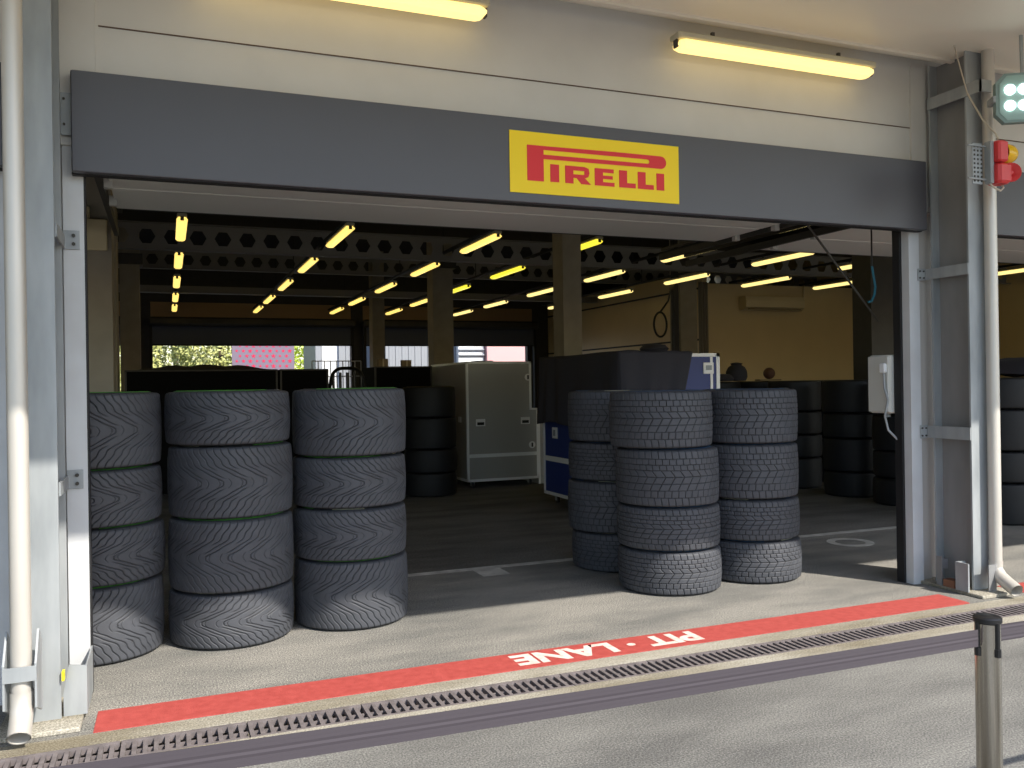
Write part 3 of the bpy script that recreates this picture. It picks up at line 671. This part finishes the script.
# dark low cases on the left
def dcase(x0, x1, y0, y1, z1, lab):
    t = thing('black_case', lab, 'flight case', (x0, y0, 0)); MB().box(0, x1-x0, 0, y1-y0, .1, z1, 0, .01).build('body', M_dcase, t)
    MB().box(-.004, .02, -.004, .02, .1, z1+.004).box(x1-x0-.02, x1-x0+.004, -.004, .02, .1, z1+.004).box(0, x1-x0, -.004, .015, z1-.015, z1+.004).build('edge_trim', M_dsteel, t)
    for x in (.1, x1-x0-.1):
        for y in (.1, y1-y0-.1): caster(t, x, y)
dcase(-.50, 1.38, 12.0, 13.2, 1.70, 'long black case behind the two leftmost tyre stacks, under the tree view')
dcase(1.42, 2.06, 12.0, 13.0, 1.70, 'short black case behind the third tyre stack')
dcase(2.85, 3.72, 12.6, 13.6, 1.74, 'black case left of the silver flight case')
g = MB(); vs = []
for i in range(31):
    for j in range(9):
        u, v = i/30, j/8; vs.append((-.35+1.65*u, 12.05+1.0*v, 1.708+.07*math.sin(math.pi*u)**.5*math.sin(math.pi*v)+.012*math.sin(23*u+5*v)*math.sin(math.pi*v)))
g.add(vs, [(i*9+j, (i+1)*9+j, (i+1)*9+j+1, i*9+j+1) for i in range(30) for j in range(8)])
tag(g.build('crumpled_sheet', M_cloth, None, True), 'crumpled black sheet lying along the long black case', 'cloth')
for x, w, h, lab in ((2.95, .15, .12, 'small brown carton at the left end of the black case'), (3.32, .14, .10, 'small brown carton in the middle of the black case')):
    t = thing('carton', lab, 'box', (x, 12.8, 1.745)); MB().box(0, w, 0, .12, 0, h).build('body', M_kraft, t); MB().box(w*.42, w*.58, -.002, 0, 0, h).build('tape', M_ac, t)
# black chair with slatted back and wire trolley
t = thing('plastic_chair', 'black slatted chair back between the dark cases', 'chair', (2.42, 12.5, 0))
bk = MB(); N = 14
arc = [(-.27+.54*i/N, 1.30+.42*math.sqrt(max(0, 1-(2*i/N-1)**4))) for i in range(N+1)]
bk.tube([(x, .0, z) for x, z in arc], .025, 8)
for x in (-.2, -.1, 0, .1, .2): bk.tube([(x, 0, .95), (x, 0, 1.66)], .02, 6)
bk.tube([(-.27, 0, 1.3), (-.27, 0, .9)], .025, 8); bk.tube([(.27, 0, 1.3), (.27, 0, .9)], .025, 8)
bk.build('backrest', M_blackp, t, True)
MB().box(-.27, .27, 0, .5, .86, .91, 0, .02).build('seat', M_blackp, t)
for x in (-.24, .24):
    for y in (.03, .46): MB().tube([(x, y, .0), (x, y, .87)], .018, 8).build('leg', M_blackp, t)
t = thing('wire_trolley', 'grey wire trolley standing behind the slatted chair', 'trolley', (2.05, 13.35, 0))
w_ = MB()
for x in np.linspace(0, .75, 9): w_.tube([(x, 0, .2), (x, 0, 1.85)], .008, 6)
for z in np.linspace(.2, 1.85, 8): w_.tube([(0, 0, z), (.75, 0, z)], .008, 6)
w_.build('side_grid', M_mesh, t); 
for x, y in ((.05, .05), (.7, .05)): caster(t, x, y)
MB().box(0, .75, 0, .5, .1, .2).build('deck', M_mesh, t)
# ---------------------------------------------------------------- fittings by the right jamb
t = thing('junction_box', 'white-grey electrical junction box on the right jamb inside the opening', 'electrical box', (4.795, 4.735, 1.20))
MB().box(0, .12, 0, .20, 0, .42, 0, .01).build('body', M_box, t); MB().box(-.012, 0, .005, .195, .01, .41, 0, .004).build('cover', M_box, t)
sk = MB().box(-.04, -.012, .01, .06, .29, .36, 0, .006).build('socket', M_white, t)
MB().tube([(-.025, .03, .29), (-.03, .02, .18), (-.02, .0, .10), (-.02, .03, -.02), (.0, .02, -.12), (.05, -.03, -.2)], .008, 8).build('cable', M_galv, t, True)
MB().tube([(.06, .08, -.03), (.06, .08, .0)], .02, 10).build('gland', M_galv, t)
t = thing('hanging_strap', 'thin dark cord with a blue-green lower end hanging inside the opening', 'strap', (4.838, 4.93, 0))
MB().tube([(0, 0, 2.776), (0, 0, 2.27)], .006, 8).build('cord', M_blackp, t, True)
MB().tube([(0, 0, 2.28), (.012, 0, 2.22), (.03, 0, 2.13), (.02, 0, 2.07), (-.01, 0, 2.02), (-.04, 0, 2.015)], .009, 8).build('lower_end', M_bwire, t, True)
c = MB().tube([(4.18, 5.03, 2.74), (4.96, 5.0, 1.88)], .008, 8); tag(c.build('brace_wire', M_dsteel, None, True), 'thin slanting brace bar in the top right corner of the opening', 'brace')
# alarm beacon
t = thing('alarm_beacon', 'red alarm siren with a yellow dome beside the right downpipe', 'alarm', (4.93, 3.975, 2.68))
pl = MB().box(-.16, -.075, .03, .036, 0, .26)
for z in np.linspace(.02, .24, 9): pl.box(-.15, -.14, .026, .03, z-.006, z+.006, 1).box(-.12, -.11, .026, .03, z-.006, z+.006, 1).box(-.09, -.08, .026, .03, z-.006, z+.006, 1)
pl.build('perforated_plate', [M_galv, M_dsteel], t)
MB().box(-.06, -.03, -.02, .03, .0, .27, 0, .004).build('mounting_bracket', M_galv, t)
for z in (.03, .24): MB().tube([(-.21, .02, z), (-.055, .02, z)], .006, 6).build('clamp_bolt', M_galv, t)
MB().box(-.03, .055, -.06, .06, .135, .27, 0, .012).build('beacon_base', M_bred, t)
MB().box(-.03, .085, -.06, .06, .0, .13, 0, .016).build('siren_body', M_bred, t)
n = 20; pr_ = [(.055, .06), (.075, .066), (.12, .062), (.155, .046), (.172, .022), (.176, .001)]
def turned(pr, f):
    m = MB(); m.add([f(x, r*math.cos(2*math.pi*i/n), r*math.sin(2*math.pi*i/n)) for x, r in pr for i in range(n)], [(k*n+i, k*n+(i+1) % n, (k+1)*n+(i+1) % n, (k+1)*n+i) for k in range(len(pr)-1) for i in range(n)]); return m
turned(pr_, lambda x, a, b: (x, a, .20+b)).build('amber_dome', M_byel, t, True)
dx, dy = -.55, -.835
turned([(-.02, .03), (.03, .036), (.06, .062), (.055, .052), (.03, .016), (.06, .014), (.062, .001)], lambda x, a, b: (.10+dx*x-dy*a, -.01+dy*x+dx*a, .068+b)).build('horn', M_bred, t, True)
MB().tube([(-.05, .0, .0), (-.03, -.02, -.03), (.02, -.02, -.045), (.06, -.01, -.02), (.06, 0, .0)], .006, 8).build('cable', M_wire, t, True)
c = MB().tube([(4.87, 4.12, 3.3), (4.90, 4.03, 3.1), (4.915, 3.95, 2.99), (4.92, 3.94, 2.96)], .006, 8); c.tube([(4.85, 4.2, 3.64), (4.87, 4.12, 3.3)], .004, 8)
tag(c.build('loose_cable', M_wire, None, True), 'thin beige cable hanging down to the alarm beacon', 'cable')
# floodlight
t = thing('floodlight', 'square LED floodlight under the canopy at the top right corner', 'floodlight', (5.055, 3.82, 3.205), math.radians(-32))
oc = [(-.20, -.10), (-.15, -.155), (.15, -.155), (.20, -.10), (.20, .10), (.15, .155), (-.15, .155), (-.20, .10)]
fl = MB().prism(oc, 0, .05).build('housing', M_flood, t); gl = MB().prism([(x*.9, z*.9) for x, z in oc], -.004, 0).build('front_plate', mat('pale_lens_plate', (150, 178, 172), .3), t)
for x in (-.12, -.04, .04, .12):
    for z in (-.05, .05):
        l = MB().tube([(x, -.012, z), (x, -.004, z)], .031, 20).build('led', M_led, t)
MB().box(-.215, -.2, .0, .10, -.02, .02).box(.2, .215, .0, .10, -.02, .02).box(-.215, .215, .1, .11, -.02, .02).tube([(0, .1, 0), (0, .12, .2), (0, .13, .44)], .012, 8).build('yoke', M_galv, t)
for c_ in t.children: c_.rotation_euler = (math.radians(-14), 0, 0) if False else (0, 0, 0)
# ---------------------------------------------------------------- belt barrier
def post(x, y, lab, H=.825):
    t = thing('barrier_post', lab, 'barrier post', (x, y, 0))
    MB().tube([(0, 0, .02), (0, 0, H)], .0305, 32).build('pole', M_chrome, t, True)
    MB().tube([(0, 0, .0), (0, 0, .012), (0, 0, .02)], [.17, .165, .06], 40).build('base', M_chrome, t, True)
    h = MB().tube([(0, 0, H), (0, 0, H+.003), (0, 0, H+.013), (0, 0, H+.017)], [.031, .034, .034, .029], 32)
    h.build('cap', M_blackp, t, True)
    for a in (0, math.pi/2, math.pi, -math.pi/2):
        a += -.096
        cc, ss = math.cos(a), math.sin(a)
        m = MB().tube([(.031*cc, .031*ss, H+.005), (.031*cc, .031*ss, H-.06)], .006, 8); m.tube([(.031*cc, .031*ss, H-.06), (.031*cc, .031*ss, H-.08)], .0085, 8); m.build('belt_slot', M_blackp, t, True)
    return t
PX, PY = 1.932, 1.60
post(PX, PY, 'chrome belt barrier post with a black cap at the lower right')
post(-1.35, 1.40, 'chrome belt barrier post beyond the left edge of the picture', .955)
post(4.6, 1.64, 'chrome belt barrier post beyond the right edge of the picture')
def belt(a, b, lab):
    a, b = Vector(a), Vector(b); d = (b-a); nrm = Vector((-d.y, d.x, 0)).normalized()
    m = MB(); n = 30; hh = .0215; ribs = 9
    vs = []
    for i in range(n+1):
        p = a+d*(i/n); sag = -.012*math.sin(math.pi*i/n)
        for s in (-.0008, .0008):
            for j in range(ribs+1): vs.append((p.x+nrm.x*(s-(.0005 if j % 2 else 0)), p.y+nrm.y*(s-(.0005 if j % 2 else 0)), p.z+sag-hh+2*hh*j/ribs))
    w = 2*(ribs+1)
    for i in range(n):
        for s in (0, 1):
            for j in range(ribs):
                q = (i*w+s*(ribs+1)+j, (i+1)*w+s*(ribs+1)+j, (i+1)*w+s*(ribs+1)+j+1, i*w+s*(ribs+1)+j+1); m.f.append(q); m.m.append(1 if j % 3 == 1 else 0)
        m.f.append((i*w, (i+1)*w, (i+1)*w+ribs+1, i*w+ribs+1)); m.m.append(0)
        m.f.append((i*w+ribs, (i+1)*w+ribs, (i+1)*w+2*ribs+1, i*w+2*ribs+1)); m.m.append(0)
    m.v = vs
    return tag(m.build('barrier_belt', [M_belt, M_beltl]), lab, 'barrier belt')
belt((PX-.037, PY-.003, .790), (-1.35+.038, 1.40, .918), 'dark grey barrier belt running from the chrome post to the left across the foreground')
belt((PX+.036, PY+.003, .792), (4.6-.036, 1.64, .792), 'dark grey barrier belt leaving the chrome post to the right')
# ---------------------------------------------------------------- beyond the rear doors
def tree(x, y, h, r, m, lab, n=5200):
    t = thing('tree', lab, 'tree', (x, y, 0)); lf = MB(); rg = random.Random(int(x*10)+3)
    vs = []; fs = []
    for i in range(n):
        a = rg.uniform(0, 6.28); e = math.acos(rg.uniform(-1, 1)); q = rg.uniform(.55, 1)**.5
        c = Vector((r*q*math.sin(e)*math.cos(a), r*q*math.sin(e)*math.sin(a), h*.55+h*.45*q*math.cos(e)))
        u = Vector((rg.gauss(0, 1), rg.gauss(0, 1), rg.gauss(0, 1))).normalized(); w = u.orthogonal().normalized(); s = rg.uniform(.06, .12)
        o = len(vs); vs += [c-u*s, c+w*s*.5, c+u*s, c-w*s*.5]; fs.append((o, o+1, o+2, o+3))
    lf.add(vs, fs); f = lf.build('foliage', m, t)
    MB().tube([(0, 0, 0), (.05, 0, h*.3), (0, .05, h*.7)], [.16, .12, .05], 10).build('trunk', M_bark, t, True)
tree(-1.95, 34.5, 6.2, 2.0, M_leaf, 'pale green tree seen through the left end of the rear doorway', 9000)
tree(1.85, 34.0, 6.0, 1.75, M_leaf, 'pale green tree left of the violet panel outside the rear doorway', 9000)
tree(.3, 39.5, 6.4, 2.4, M_leaf, 'pale green tree standing behind the two front trees', 7000)
tree(6.0, 40.0, 6.0, 2.0, M_leaf2, 'lime green tree between the violet panel and the white building', 9000)
t = thing('hoarding', 'violet-grey hoarding with crimson stars outside the rear doorway', 'hoarding', (2.0, 30, 0))
MB().box(0, 2.02, 0, .12, 0, 4.2).build('panel', M_hoard, t)
sm = MB()
for i in range(9):
    for j in range(18):
        cx, cz = .15+.215*i+(.107 if j % 2 else 0), 1.0+.17*j; s = .055*(1+.25*(i % 3))
        if cx > 1.95: continue
        sm.prism([(cx+s*(1 if k % 2 == 0 else .45)*math.cos(k*math.pi/5+math.pi/2), cz+s*(1 if k % 2 == 0 else .45)*math.sin(k*math.pi/5+math.pi/2)) for k in range(10)], -.004, 0)
sm.build('surface_pattern', M_star, t)
t = thing('building', 'white and grey clad building outside at the right of the rear doorway', 'building', (5.05, 32, 0))
MB().box(0, .22, 0, 3, 0, 5).build('grey_pier', M_gclad, t); MB().box(.25, .85, .1, 3, 0, 5).build('white_bay', M_white, t); MB().box(.85, 1.02, 0, 3, 0, 5).build('pale_pier', M_gclad, t)
w = MB()
for i in range(12): w.box(1.02+.09*i, 1.02+.09*i+.085, .05-(i % 2)*.02, 3, 0, 5)
w.build('cladding', M_gclad, t)
t = thing('building', 'ribbed grey wall outside the second rear doorway', 'building', (7.3, 30.5, 0)); w = MB()
for i in range(22): w.box(.12*i, .12*i+.112, -(i % 2)*.02, 2, 0, 5)
w.build('cladding', M_gclad, t)
t = thing('container', 'white container with pipes outside behind the silver case', 'container', (9.95, 30.2, 0)); MB().box(0, 1.0, 0, 2, .3, 4).build('body', M_white, t)
for z in (2.55, 2.75): MB().tube([(0, -.05, z), (1.0, -.05, z)], .03, 8).build('pipe', M_gclad, t, True)
MB().box(0, 1.0, .1, 1.9, 0, .3).build('skid', M_dsteel, t)
t = thing('container', 'pink container outside behind the silver case', 'container', (11.0, 30.0, 0)); MB().box(0, 3, 0, 2, .2, 4).build('body', M_pink, t); MB().box(0, 3, .1, 1.9, 0, .2).build('skid', M_dsteel, t)
